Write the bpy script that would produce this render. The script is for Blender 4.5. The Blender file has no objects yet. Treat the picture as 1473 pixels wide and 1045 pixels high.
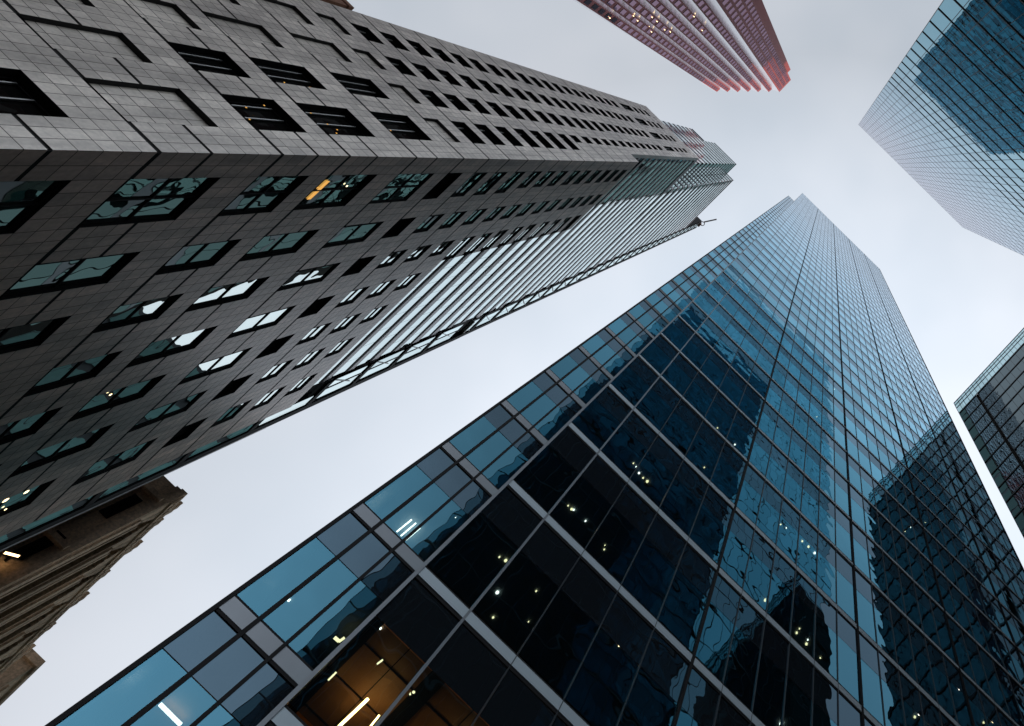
import bpy, math, random
from mathutils import Matrix, Vector
random.seed(7)
sc = bpy.context.scene
COL = sc.collection
ZO = 1.6                      # heights below are measured from the photographer's eye; ground is at 0

# ------------------------------------------------------------------ camera
cam = bpy.data.cameras.new('camera')
cam.sensor_fit = 'HORIZONTAL'; cam.sensor_width = 36.0
F, PX, PY, W, H = 952.0, 1249.044, 192.811, 1473.0, 1045.0
cam.lens = F/W*36.0
cam.shift_x = (W/2-PX)/W
cam.shift_y = (PY-H/2)/W
cam.clip_start = 0.05; cam.clip_end = 6000
co = bpy.data.objects.new('camera', cam); COL.objects.link(co)
RM = [[0.7123092866970762, -0.6995118563514341, -0.05743381328862966],
      [0.7018306864780416, 0.7107024967317664, 0.048328549088446304],
      [0.007011961413424726, -0.07473368693570644, 0.9971788748434919]]
m = Matrix(((RM[0][0], -RM[1][0], -RM[2][0], 0), (RM[0][1], -RM[1][1], -RM[2][1], 0), (RM[0][2], -RM[1][2], -RM[2][2], ZO), (0, 0, 0, 1)))
co.matrix_world = m
sc.camera = co

# ------------------------------------------------------------------ world
SUN_EL, SUN_DIR = math.radians(3.0), Vector((1.0, -0.07, 0)).normalized()
world = bpy.data.worlds.new('World'); sc.world = world; world.use_nodes = True
nt = world.node_tree; nt.nodes.clear()
def N(t, **k):
    n = nt.nodes.new(t)
    for a, b in k.items(): setattr(n, a, b)
    return n
out = N('ShaderNodeOutputWorld'); bg = N('ShaderNodeBackground')
sky = N('ShaderNodeTexSky', sky_type='NISHITA'); sky.sun_disc = False
sky.sun_elevation = SUN_EL; sky.sun_rotation = math.atan2(SUN_DIR.x, SUN_DIR.y); sky.dust_density = 3.0
bg.inputs['Strength'].default_value = 0.12
tc = N('ShaderNodeTexCoord')
ns = N('ShaderNodeTexNoise'); ns.inputs['Scale'].default_value = 1.7; ns.inputs['Detail'].default_value = 4; ns.inputs['Roughness'].default_value = 0.5
nt.links.new(tc.outputs['Generated'], ns.inputs['Vector'])
cr = N('ShaderNodeValToRGB'); e = cr.color_ramp.elements
e[0].position = 0.36; e[0].color = (4.75, 5.3, 6.0, 1); e[1].position = 0.66; e[1].color = (6.5, 6.75, 7.3, 1)
nt.links.new(ns.outputs['Fac'], cr.inputs['Fac'])
# the overcast is thinnest (brightest) towards +X+Y, low in the sky
dp = N('ShaderNodeVectorMath', operation='DOT_PRODUCT'); dp.inputs[1].default_value = Vector((0.40, 0.42, 0.80)).normalized()
nt.links.new(tc.outputs['Generated'], dp.inputs[0])
mr = N('ShaderNodeMapRange'); mr.inputs['From Min'].default_value = 0.70; mr.inputs['From Max'].default_value = 1.0
mr.inputs['To Min'].default_value = 0.88; mr.inputs['To Max'].default_value = 1.62
nt.links.new(dp.outputs['Value'], mr.inputs['Value'])
vm = N('ShaderNodeVectorMath', operation='SCALE'); nt.links.new(cr.outputs['Color'], vm.inputs[0]); nt.links.new(mr.outputs['Result'], vm.inputs['Scale'])
mx = N('ShaderNodeMix', data_type='RGBA'); mx.inputs[0].default_value = 0.93
# clearer, brighter band low down all round the horizon
sx = N('ShaderNodeSeparateXYZ'); nt.links.new(tc.outputs['Generated'], sx.inputs[0])
hz = N('ShaderNodeMapRange', interpolation_type='SMOOTHSTEP'); hz.inputs['From Min'].default_value = 0.05; hz.inputs['From Max'].default_value = 0.50
hz.inputs['To Min'].default_value = 1.25; hz.inputs['To Max'].default_value = 1.0; nt.links.new(sx.outputs['Z'], hz.inputs['Value'])
vm2 = N('ShaderNodeVectorMath', operation='SCALE'); nt.links.new(vm.outputs['Vector'], vm2.inputs[0]); nt.links.new(hz.outputs['Result'], vm2.inputs['Scale'])
# unseen bright sky added low over -X-Y to fill the granite tower's upper wall
dp2 = N('ShaderNodeVectorMath', operation='DOT_PRODUCT'); dp2.inputs[1].default_value = Vector((-0.50, -0.82, 0.42)).normalized()
nt.links.new(tc.outputs['Generated'], dp2.inputs[0])
gl2 = N('ShaderNodeMapRange', interpolation_type='SMOOTHSTEP'); gl2.inputs['From Min'].default_value = 0.76; gl2.inputs['From Max'].default_value = 1.0
gl2.inputs['To Min'].default_value = 1.0; gl2.inputs['To Max'].default_value = 3.6; nt.links.new(dp2.outputs['Value'], gl2.inputs['Value'])
vm3 = N('ShaderNodeVectorMath', operation='SCALE'); nt.links.new(vm2.outputs['Vector'], vm3.inputs[0]); nt.links.new(gl2.outputs['Result'], vm3.inputs['Scale'])
nt.links.new(sky.outputs['Color'], mx.inputs[6]); nt.links.new(vm3.outputs['Vector'], mx.inputs[7])
nt.links.new(mx.outputs[2], bg.inputs['Color']); nt.links.new(bg.outputs['Background'], out.inputs['Surface'])

# ------------------------------------------------------------------ sun
sl = bpy.data.lights.new('sun', 'SUN'); sl.energy = 3.2; sl.angle = math.radians(0.5); sl.color = (1.0, 0.42, 0.24)
so = bpy.data.objects.new('sun', sl); COL.objects.link(so)
sd = Vector((SUN_DIR.x*math.cos(SUN_EL), SUN_DIR.y*math.cos(SUN_EL), math.sin(SUN_EL)))
so.rotation_euler = (-sd).to_track_quat('-Z', 'Y').to_euler()
so.location = (0, 0, 350)
sc.view_settings.view_transform = 'Standard'; sc.view_settings.look = 'None'
sc.view_settings.exposure = 0.0; sc.view_settings.gamma = 1.0
sc.cycles.use_denoising = True
sc.cycles.max_bounces = 10; sc.cycles.glossy_bounces = 6; sc.cycles.transparent_max_bounces = 12
sc.cycles.sample_clamp_indirect = 6.0
sc.cycles.caustics_reflective = False; sc.cycles.caustics_refractive = False

# ------------------------------------------------------------------ materials
def mat(name):
    mt = bpy.data.materials.new(name); mt.use_nodes = True; t = mt.node_tree; t.nodes.clear()
    return mt, t, t.nodes.new('ShaderNodeOutputMaterial')
def stone(name, c, rough=0.7, var=0.12, speck=0.15, spec=0.4, stain=0.2, sscale=0.5, coat=0.0, crough=0.14):
    mt, t, o = mat(name); n = t.nodes; l = t.links
    p = n.new('ShaderNodeBsdfPrincipled'); p.inputs['Roughness'].default_value = rough
    p.inputs['Specular IOR Level'].default_value = spec; p.inputs['Coat Weight'].default_value = coat; p.inputs['Coat Roughness'].default_value = crough
    g = n.new('ShaderNodeNewGeometry'); tcx = n.new('ShaderNodeTexCoord')
    nz = n.new('ShaderNodeTexNoise'); nz.inputs['Scale'].default_value = 9; nz.inputs['Detail'].default_value = 6
    l.new(tcx.outputs['Object'], nz.inputs['Vector'])
    mp = n.new('ShaderNodeMapping'); mp.inputs['Scale'].default_value = (sscale, sscale, sscale*0.15); l.new(tcx.outputs['Object'], mp.inputs['Vector'])
    n2 = n.new('ShaderNodeTexNoise'); n2.inputs['Scale'].default_value = 1; n2.inputs['Detail'].default_value = 4; l.new(mp.outputs['Vector'], n2.inputs['Vector'])
    def rng(src, a, b, f0=0.3, f1=0.7):
        r = n.new('ShaderNodeMapRange'); r.inputs['From Min'].default_value = f0; r.inputs['From Max'].default_value = f1
        r.inputs['To Min'].default_value = a; r.inputs['To Max'].default_value = b; l.new(src, r.inputs['Value']); return r.outputs['Result']
    a = rng(nz.outputs['Fac'], 1-speck, 1+speck); b = rng(g.outputs['Random Per Island'], 1-var, 1+var, 0, 1); cc = rng(n2.outputs['Fac'], 1-stain, 1+stain*0.4)
    m1 = n.new('ShaderNodeMath'); m1.operation = 'MULTIPLY'; l.new(a, m1.inputs[0]); l.new(b, m1.inputs[1])
    m2 = n.new('ShaderNodeMath'); m2.operation = 'MULTIPLY'; l.new(m1.outputs[0], m2.inputs[0]); l.new(cc, m2.inputs[1])
    v = n.new('ShaderNodeVectorMath'); v.operation = 'SCALE'; v.inputs[0].default_value = c; l.new(m2.outputs[0], v.inputs['Scale'])
    l.new(v.outputs['Vector'], p.inputs['Base Color']); l.new(p.outputs['BSDF'], o.inputs['Surface'])
    return mt
def plain(name, c, rough=0.6, metal=0.0, spec=0.4, var=0.1):
    mt, t, o = mat(name); n = t.nodes; l = t.links
    p = n.new('ShaderNodeBsdfPrincipled'); p.inputs['Roughness'].default_value = rough; p.inputs['Metallic'].default_value = metal
    p.inputs['Specular IOR Level'].default_value = spec
    tcx = n.new('ShaderNodeTexCoord'); nz = n.new('ShaderNodeTexNoise'); nz.inputs['Scale'].default_value = 1.3; nz.inputs['Detail'].default_value = 5
    l.new(tcx.outputs['Object'], nz.inputs['Vector'])
    r = n.new('ShaderNodeMapRange'); r.inputs['To Min'].default_value = 1-var; r.inputs['To Max'].default_value = 1+var; l.new(nz.outputs['Fac'], r.inputs['Value'])
    v = n.new('ShaderNodeVectorMath'); v.operation = 'SCALE'; v.inputs[0].default_value = c; l.new(r.outputs['Result'], v.inputs['Scale'])
    l.new(v.outputs['Vector'], p.inputs['Base Color']); l.new(p.outputs['BSDF'], o.inputs['Surface'])
    return mt
def emit(name, c, s):
    mt, t, o = mat(name); em = t.nodes.new('ShaderNodeEmission'); em.inputs['Color'].default_value = (*c, 1); em.inputs['Strength'].default_value = s
    t.links.new(em.outputs['Emission'], o.inputs['Surface']); return mt
def glass(name, tint, dark, base=0.3, gain=0.9, wave=0.0016, wscale=0.6, trans=0.0, var=0.12, stretch=(1, 1, 1), rough=0.0, pale=(0.80, 0.86, 0.93), pmix=0.0, fine=0.25):
    """coated glazing: a tinted mirror over a dark (or see-through) room, with the roller-wave of real panes"""
    mt, t, o = mat(name); n = t.nodes; l = t.links
    tcx = n.new('ShaderNodeTexCoord'); g = n.new('ShaderNodeNewGeometry')
    mp = n.new('ShaderNodeMapping'); mp.inputs['Scale'].default_value = stretch; l.new(tcx.outputs['Object'], mp.inputs['Vector'])
    off = n.new('ShaderNodeVectorMath'); off.operation = 'ADD'; sclv = n.new('ShaderNodeVectorMath'); sclv.operation = 'SCALE'
    sclv.inputs[0].default_value = (17.0, 31.0, 23.0); l.new(g.outputs['Random Per Island'], sclv.inputs['Scale'])
    l.new(mp.outputs['Vector'], off.inputs[0]); l.new(sclv.outputs['Vector'], off.inputs[1])
    nz = n.new('ShaderNodeTexNoise'); nz.inputs['Scale'].default_value = wscale; nz.inputs['Detail'].default_value = 1.0; l.new(off.outputs['Vector'], nz.inputs['Vector'])
    bp = n.new('ShaderNodeBump'); bp.inputs['Strength'].default_value = 1.0; bp.inputs['Distance'].default_value = wave*8; 
    n3 = n.new('ShaderNodeTexNoise'); n3.inputs['Scale'].default_value = wscale*3.2; n3.inputs['Detail'].default_value = 0.0; l.new(off.outputs['Vector'], n3.inputs['Vector'])
    hm = n.new('ShaderNodeMath'); hm.operation = 'MULTIPLY_ADD'; hm.inputs[1].default_value = fine; l.new(n3.outputs['Fac'], hm.inputs[0]); l.new(nz.outputs['Fac'], hm.inputs[2])
    l.new(hm.outputs[0], bp.inputs['Height'])
    fr = n.new('ShaderNodeFresnel'); fr.inputs['IOR'].default_value = 1.5
    ma = n.new('ShaderNodeMath'); ma.operation = 'MULTIPLY_ADD'; ma.use_clamp = True; ma.inputs[1].default_value = gain; ma.inputs[2].default_value = base
    l.new(fr.outputs['Fac'], ma.inputs[0])
    r = n.new('ShaderNodeMapRange'); r.inputs['To Min'].default_value = 1-var; r.inputs['To Max'].default_value = 1+var*0.6; l.new(g.outputs['Random Per Island'], r.inputs['Value'])
    v = n.new('ShaderNodeVectorMath'); v.operation = 'SCALE'; v.inputs[0].default_value = tint; l.new(r.outputs['Result'], v.inputs['Scale'])
    gl = n.new('ShaderNodeBsdfGlossy'); gl.inputs['Roughness'].default_value = rough; 
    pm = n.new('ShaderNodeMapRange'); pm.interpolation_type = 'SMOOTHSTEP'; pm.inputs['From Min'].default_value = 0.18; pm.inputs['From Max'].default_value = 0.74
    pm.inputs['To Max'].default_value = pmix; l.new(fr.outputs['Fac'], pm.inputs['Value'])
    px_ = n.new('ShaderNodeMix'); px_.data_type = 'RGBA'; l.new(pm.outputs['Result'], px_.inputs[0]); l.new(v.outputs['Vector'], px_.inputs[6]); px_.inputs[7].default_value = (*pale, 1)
    l.new(px_.outputs[2], gl.inputs['Color']); l.new(bp.outputs['Normal'], gl.inputs['Normal'])
    df = n.new('ShaderNodeBsdfDiffuse'); df.inputs['Color'].default_value = (*dark, 1)
    under = df.outputs['BSDF']
    if trans > 0:
        tr = n.new('ShaderNodeBsdfTransparent'); tr.inputs['Color'].default_value = (0.55, 0.75, 0.78, 1)
        mm = n.new('ShaderNodeMixShader'); mm.inputs['Fac'].default_value = trans; l.new(under, mm.inputs[1]); l.new(tr.outputs['BSDF'], mm.inputs[2]); under = mm.outputs['Shader']
    ms = n.new('ShaderNodeMixShader'); l.new(ma.outputs[0], ms.inputs['Fac']); l.new(under, ms.inputs[1]); l.new(gl.outputs['BSDF'], ms.inputs[2])
    l.new(ms.outputs['Shader'], o.inputs['Surface']); return mt

M = dict(
    granite=stone('grey_granite', (0.56, 0.52, 0.46), 0.32, 0.18, 0.14, 0.9, 0.42, 1.5),
    granite_shaded=stone('shaded_brown_granite', (0.52, 0.385, 0.31), 0.36, 0.18, 0.14, 0.7, 0.42, 1.5),  # same granite; the shaded street face's darker tone is put into its colour
    joint=plain('dark_joint', (0.018, 0.018, 0.018), 0.9),
    frame=plain('black_frame', (0.009, 0.009, 0.010), 0.7, spec=0.15),
    sill=plain('pale_metal_rail', (0.35, 0.36, 0.36), 0.35, 0.8),
    louvre=plain('black_louvre', (0.006, 0.006, 0.006), 0.8),
    dglass=glass('dark_window_glass', (0.10, 0.105, 0.10), (0.006, 0.006, 0.006), 0.1, 0.6, 0.003, 0.9),
    wglass=glass('window_glass', (0.86, 0.97, 0.95), (0.008, 0.012, 0.012), 0.55, 0.9, 0.0013, 0.8, var=0.12, fine=0.08),
    rglass=glass('ribbon_glass', (0.82, 0.92, 0.91), (0.012, 0.02, 0.02), 0.55, 0.9, 0.0006, 0.9, var=0.12),
    rspandrel=stone('pinkish_grey_spandrel', (0.46, 0.43, 0.44), 0.35, 0.10, 0.05, 0.5, 0.1),
    cspandrel=stone('blue_grey_spandrel', (0.36, 0.40, 0.46), 0.3, 0.1, 0.05, 0.5, 0.1),
    pspandrel=stone('rose_reflection_spandrel', (0.62, 0.36, 0.35), 0.4, 0.12, 0.05, 0.5, 0.1),  # rose tint paints in the warm reflections on the top storeys
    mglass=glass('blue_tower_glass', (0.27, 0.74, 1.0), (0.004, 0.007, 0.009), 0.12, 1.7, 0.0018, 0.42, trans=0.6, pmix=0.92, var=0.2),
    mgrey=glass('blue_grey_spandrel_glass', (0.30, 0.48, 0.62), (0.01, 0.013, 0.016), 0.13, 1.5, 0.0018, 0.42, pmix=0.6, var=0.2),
    msideg=glass('teal_side_glass', (0.28, 0.43, 0.41), (0.004, 0.01, 0.012), 0.42, 0.8, 0.0016, 0.5),
    metal=plain('pale_steel_band', (0.35, 0.42, 0.46), 0.5, 0.2, var=0.06),
    dmetal=plain('dark_steel', (0.055, 0.062, 0.068), 0.4, 0.6),
    gmetal=plain('grey_steel', (0.20, 0.22, 0.24), 0.4, 0.6),
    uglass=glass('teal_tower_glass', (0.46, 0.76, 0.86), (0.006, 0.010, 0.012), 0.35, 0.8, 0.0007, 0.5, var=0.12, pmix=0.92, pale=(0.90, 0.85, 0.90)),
    xglass=glass('grey_tower_glass', (0.38, 0.48, 0.52), (0.008, 0.010, 0.011), 0.35, 0.8, 0.0012, 0.6, var=0.15),
    crown=glass('crown_glass', (0.55, 0.75, 0.80), (0.2, 0.3, 0.33), 0.25, 0.6, 0.001, 0.6, trans=0.85),
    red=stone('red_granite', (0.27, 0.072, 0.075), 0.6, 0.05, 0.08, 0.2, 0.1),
    facet=stone('sky_sheen_granite', (0.74, 0.66, 0.70), 0.3, 0.05, 0.06, 0.6, 0.08, coat=1.0),  # pale base colour paints in sky reflected by the polished red granite
    redwin=glass('red_tower_window_glass', (0.30, 0.20, 0.26), (0.02, 0.012, 0.015), 0.30, 0.5, 0.002, 0.5, var=0.3),
    limestone=stone('weathered_limestone', (0.70, 0.54, 0.38), 0.8, 0.14, 0.3, 0.2, 0.45, 1.5),
    brick=stone('brown_brick', (0.30, 0.17, 0.12), 0.85, 0.1, 0.2, 0.2, 0.3),
    fin=plain('ground_lit_floor_fin', (0.11, 0.115, 0.12), 0.5, 0.2),  # paler grey paints light from the ground onto the lower fins
    lowglass=plain('pale_teal_panel', (0.30, 0.62, 0.62), 0.3, var=0.3),
    room=plain('dark_room', (0.02, 0.02, 0.017), 0.9),
    ceiling=plain('office_ceiling', (0.22, 0.25, 0.27), 0.8),
    wood=plain('brown_wood_ceiling', (0.30, 0.13, 0.05), 0.6, var=0.3),
    asphalt=stone('asphalt', (0.09, 0.09, 0.09), 0.9, 0.0, 0.2, 0.3, 0.2),
    lampw=emit('white_lamp', (1.0, 0.93, 0.80), 6.0),
    lampo=emit('warm_lamp', (1.0, 0.60, 0.22), 22.0),
    lampa=emit('small_warm_lamp', (1.0, 0.50, 0.12), 0.85),
    lampy=emit('amber_lamp', (1.0, 0.78, 0.42), 4.0),
    lampf=emit('facade_lamp', (1.0, 0.62, 0.30), 6.0),
)

# ------------------------------------------------------------------ mesh helpers
class MB:
    def __init__(s): s.v = []; s.f = []
    def quad(s, a, b, c, d):
        i = len(s.v); s.v += [(p[0], p[1], p[2]+ZO) for p in (a, b, c, d)]; s.f.append((i, i+1, i+2, i+3))
    def poly(s, pts):
        i = len(s.v); s.v += [(p[0], p[1], p[2]+ZO) for p in pts]; s.f.append(tuple(range(i, i+len(pts))))
    def box(s, x0, x1, y0, y1, z0, z1):
        if x0 > x1: x0, x1 = x1, x0
        if y0 > y1: y0, y1 = y1, y0
        i = len(s.v)
        for z in (z0, z1):
            for x, y in ((x0, y0), (x1, y0), (x1, y1), (x0, y1)): s.v.append((x, y, z+ZO))
        s.f += [(i, i+3, i+2, i+1), (i+4, i+5, i+6, i+7), (i, i+1, i+5, i+4), (i+1, i+2, i+6, i+5), (i+2, i+3, i+7, i+6), (i+3, i, i+4, i+7)]
    def bar(s, p, q, w, h=None):
        """square bar from p to q"""
        h = h or w
        p, q = Vector(p), Vector(q); d = (q-p).normalized(); u = d.cross(Vector((0, 0, 1)))
        if u.length < 1e-3: u = Vector((1, 0, 0))
        u.normalize(); w_ = d.cross(u)
        i = len(s.v)
        for c in (p, q):
            for a, b in ((-1, -1), (1, -1), (1, 1), (-1, 1)):
                r = c+u*a*w/2+w_*b*h/2; s.v.append((r.x, r.y, r.z+ZO))
        s.f += [(i, i+3, i+2, i+1), (i+4, i+5, i+6, i+7), (i, i+1, i+5, i+4), (i+1, i+2, i+6, i+5), (i+2, i+3, i+7, i+6), (i+3, i, i+4, i+7)]
    def build(s, name, material, parent=None):
        me = bpy.data.meshes.new(name); 
        if parent is not None:
            lo = ORG[parent.name]
            me.from_pydata([(x-lo[0], y-lo[1], z-lo[2]) for x, y, z in s.v], [], s.f)
        else: me.from_pydata(s.v, [], s.f)
        me.materials.append(material); me.update()
        o = bpy.data.objects.new(name, me); COL.objects.link(o)
        if parent is not None: o.parent = parent; ORG[o.name] = lo
        else: ORG[o.name] = (0, 0, 0)
        return o
ORG = {}
def thing(name, label, cat, loc, group=None):
    o = bpy.data.objects.new(name, None); COL.objects.link(o); o.location = loc; o.empty_display_size = 2
    o['label'] = label; o['category'] = cat
    if group: o['group'] = group
    ORG[o.name] = tuple(loc); return o

class Face:
    """a vertical plane: ax='x' means x is constant (facing +/-X), a = y; ax='y' means y is constant, a = x. sgn = outward direction"""
    def __init__(s, ax, c, sgn): s.ax, s.c, s.sgn = ax, c, sgn
    def p(s, a, z, d=0.0):          # d = distance OUT of the plane
        k = s.c+s.sgn*d
        return (k, a, z) if s.ax == 'x' else (a, k, z)
    def quad(s, mb, a0, a1, z0, z1, d=0.0, jit=0.0):
        if a0 > a1: a0, a1 = a1, a0
        j = [random.uniform(-jit, jit) for _ in range(4)] if jit else (0, 0, 0, 0)
        q = [s.p(a0, z0, d+j[0]), s.p(a1, z0, d+j[1]), s.p(a1, z1, d+j[2]), s.p(a0, z1, d-j[0]+j[1]+0 if False else d+j[0]+j[2]-j[1])]
        flip = (s.ax == 'x') != (s.sgn > 0)
        # ax x, sgn +: (a=y) 0->1 , z up gives normal +x ; ax y: x,z gives normal -y
        if flip: q = q[::-1]
        mb.quad(*q)
    def box(s, mb, a0, a1, z0, z1, d0, d1):
        k0, k1 = s.c+s.sgn*d0, s.c+s.sgn*d1
        if s.ax == 'x': mb.box(k0, k1, a0, a1, z0, z1)
        else: mb.box(a0, a1, k0, k1, z0, z1)
    def recess(s, mb, a0, a1, z0, z1, depth):
        """the four sides of an opening"""
        for (p0, p1) in (((a0, z0), (a1, z0)), ((a1, z0), (a1, z1)), ((a1, z1), (a0, z1)), ((a0, z1), (a0, z0))):
            mb.quad(s.p(*p0), s.p(*p1), s.p(*p1, -depth), s.p(*p0, -depth))

def lin(a, b, n): return [a+(b-a)*i/n for i in range(n+1)]

# ------------------------------------------------------------------ ground
g = MB(); g.box(-400, 400, -400, 400, -ZO-0.5, -ZO); o = g.build('ground', M['asphalt']); o['kind'] = 'structure'

# =================================================================== GRANITE TOWER
GT = thing('granite_tower', 'tall grey granite office tower with punched windows and ribbed glass upper part, filling the left', 'office tower', (-17, 22, 0))
FA, FB = Face('y', 11.6, -1), Face('x', -12.3, 1)
bases = [2.6, 6.4, 10.18, 13.95, 17.72, 21.49, 24.37, 28.15, 31.66, 33.93, 36.02, 38.19, 40.4, 42.47, 44.51, 46.76, 48.84, 51.11, 53.3, 55.4, 57.5, 59.67]
heads = {}
for i, b in enumerate(bases[:-1]):
    d = bases[i+1]-b
    heads[b] = 2.48 if d > 3.6 else (2.4 if b == 28.15 else 1.97 if d > 2.8 and b < 24 else 2.45 if b == 24.37 else 1.18 if b == 31.66 else 1.25)
def zcuts(bs, hd, top):
    """list of (z, gap above-which-joint) for one storey stack"""
    cuts = []
    for i, b in enumerate(bs):
        nb = bs[i+1] if i+1 < len(bs) else top
        h = hd.get(b, 1.25)
        cuts.append((b, 0.125))
        if nb-b > 2.8:
            for z in lin(b, b+1.42, 3)[1:-1]: cuts.append((z, 0.017))
            cuts.append((b+1.42, 0.10))
            cuts.append(((b+1.42+b+h)/2, 0.017)) if h > 2.2 else None
        else:
            for z in lin(b, b+h, 3)[1:-1]: cuts.append((z, 0.017))
        cuts.append((b+h, 0.017))
        n = 3 if nb-b-h > 1.1 else 2
        for z in lin(b+h, nb, n)[1:-1]: cuts.append((z, 0.017))
    cuts.append((top, 0.02))
    return cuts
def clad(face, mbp, mbb, acuts, zc, hole):
    for i in range(len(acuts)-1):
        a0, a1 = acuts[i], acuts[i+1]
        am = (a0+a1)/2
        for k in range(len(zc)-1):
            z0, g0 = zc[k]; z1, g1 = zc[k+1]; zm = (z0+z1)/2
            h = hole(am, zm)
            if h == 1: continue
            d = -0.16 if h == 2 else 0.0
            s_ = 1 if a1 > a0 else -1
            if h == 2:
                face.quad(mbp, a0+0.008*s_, a1-0.008*s_, z0+0.011, z1-0.011, d); face.quad(mbb, a0, a1, z0, z1, d-0.02)
            else:
                face.quad(mbp, a0+0.008*s_, a1-0.008*s_, z0+g0/2, z1-g1/2, d); face.quad(mbb, a0, a1, z0, z1, d-0.03)
def sub(edges, w=0.39):
    r = [edges[0]]
    for a, b in zip(edges, edges[1:]):
        r += lin(a, b, max(1, round(abs(b-a)/w)))[1:]
    return r
colsA = [(-13.42, -15.0), (-16.04, -17.3), (-18.35, -19.6), (-20.7, -21.95)]
edA = [-12.3, -13.42, -15.0, -16.04, -17.3, -18.35, -19.6, -20.7, -21.95, -23.27]
holesA, nichesA = [], []
for ci, (r, l) in enumerate(colsA):
    for b in bases[2:-1]:
        z0, z1 = b, b+heads[b]
        rr = r if b < 47 or ci else -14.25
        if b == 31.66: nichesA.append((l, r, z0, z1))
        elif b >= 33: holesA.append((l, rr, z0, z1))
        elif b in (21.49, 24.37, 28.15) and (ci < 2): holesA.append((l, r, z0, z1))
        elif ci == 0 and b <= 13.95: holesA.append((l, r, z0, z1))
        else: nichesA.append((l, r, z0, z1))
def mkhole(holes, niches):
    def f(a, z):
        for (l, r, z0, z1) in holes:
            if l < a < r and z0 < z < z1: return 1
        for (l, r, z0, z1) in niches:
            if l < a < r and z0 < z < z1: return 2
        return 0
    return f
edA2 = sorted(set(edA+[-14.25]), reverse=True)
pan, back = MB(), MB()
zcl = zcuts(bases[:-1], heads, 59.67)
clad(FA, pan, back, sub(edA2), zcl, mkhole(holesA, nichesA))
for (l, r, z0, z1) in nichesA: FA.recess(back, l, r, z0, z1, 0.16)
# slab above the shoulder
ub = [59.67, 61.8, 63.95, 66.1, 68.25, 70.4, 72.55, 75.8, 80.6, 82.9, 85.2, 87.4]
uh = {b: 1.3 for b in ub}; uh[75.8] = 3.7
uh2 = dict(uh)
holesU = []
for ci, (l, r) in enumerate([(-15.0, -14.25), (-17.3, -16.25), (-19.6, -18.55), (-21.95, -20.9)]):
    for b in ub[:-1]: holesU.append((l, r, b, b+uh[b]))
zcu = zcuts(ub, uh, 90.0)
clad(FA, pan, back, sub([-13.3, -14.25, -15.0, -16.25, -17.3, -18.55, -19.6, -20.9, -21.95, -23.27]), zcu, mkhole(holesU, []))
pan.build('upper_wall', M['granite'], GT)
# face B
FBc = [(12.55, 14.25), (15.5, 16.74), (18.0, 19.15), (20.57, 21.76), (23.05, 24.25), (25.55, 26.78), (28.3, 29.6)]
pan2 = MB()
edB = [11.6]
for a, b in FBc: edB += [a, b]
edB += [31.4]
holesB, louvB = [], []
for b in bases[2:]:
    if b >= 40.3 or b == 31.66: continue
    for (a, c) in FBc: holesB.append((a, c, b, b+heads[b]))
for (a, c) in FBc: louvB.append((a, c, 31.66, 31.66+heads[31.66]))
zlow = [c for c in zcl if c[0] <= 40.4]
clad(FB, pan2, back, sub(edB, 0.42), zlow, mkhole(holesB+louvB, []))
zup = [c for c in zcl if c[0] >= 40.39]
holesB2 = [(12.55, 13.95, b, b+heads[b]) for b in bases if 40.3 < b < 59] + [(15.5, 16.74, b, b+heads[b]) for b in bases if 40.3 < b < 59] + [(18.0, 19.85, b, b+heads[b]) for b in bases if 40.3 < b < 59]
clad(FB, pan2, back, sub([11.6, 12.55, 13.95, 15.5, 16.74, 18.0, 19.85], 0.42), zup, mkhole(holesB2, []))
pan2.build('street_wall', M['granite_shaded'], GT)
# base storeys, returns, ledge, roof edges
back.box(-23.2, -12.36, 11.68, 31.3, -ZO, 2.6)
back.box(-23.2, -12.65, 12.0, 31.3, 2.6, 40.3)
back.box(-23.2, -12.66, 12.0, 19.9, 40.3, 59.6)
back.box(-23.2, -13.72, 12.02, 31.0, 40.3, 90)
back.build('backing_wall', M['joint'], GT)
led = MB()
led.box(-13.28, -12.302, 11.604, 19.84, 59.58, 59.7)
led.box(-12.5, -12.302, 19.86, 31.4, 40.32, 40.44)
led.quad((-23.27, 11.6, -ZO), (-23.27, 31, -ZO), (-23.27, 31, 90), (-23.27, 11.6, 90))
led.quad((-13.3, 11.6, 59.7), (-13.3, 12.05, 59.7), (-13.3, 12.05, 90), (-13.3, 11.6, 90))
led.quad((-12.3, 19.85, 40.44), (-12.62, 19.85, 40.44), (-12.62, 19.85, 59.58), (-12.3, 19.85, 59.58))
led.box(-23.27, -13.3, 11.6, 31, 90.0, 90.15)
led.quad((-12.3, 31.4, -ZO), (-12.8, 31.4, -ZO), (-12.8, 31.4, 40.4), (-12.3, 31.4, 40.4))
led.box(-14.5, -12.36, 31.0, 32.7, 59.55, 59.68)
led.build('granite_ledge', M['granite'], GT)

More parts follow.
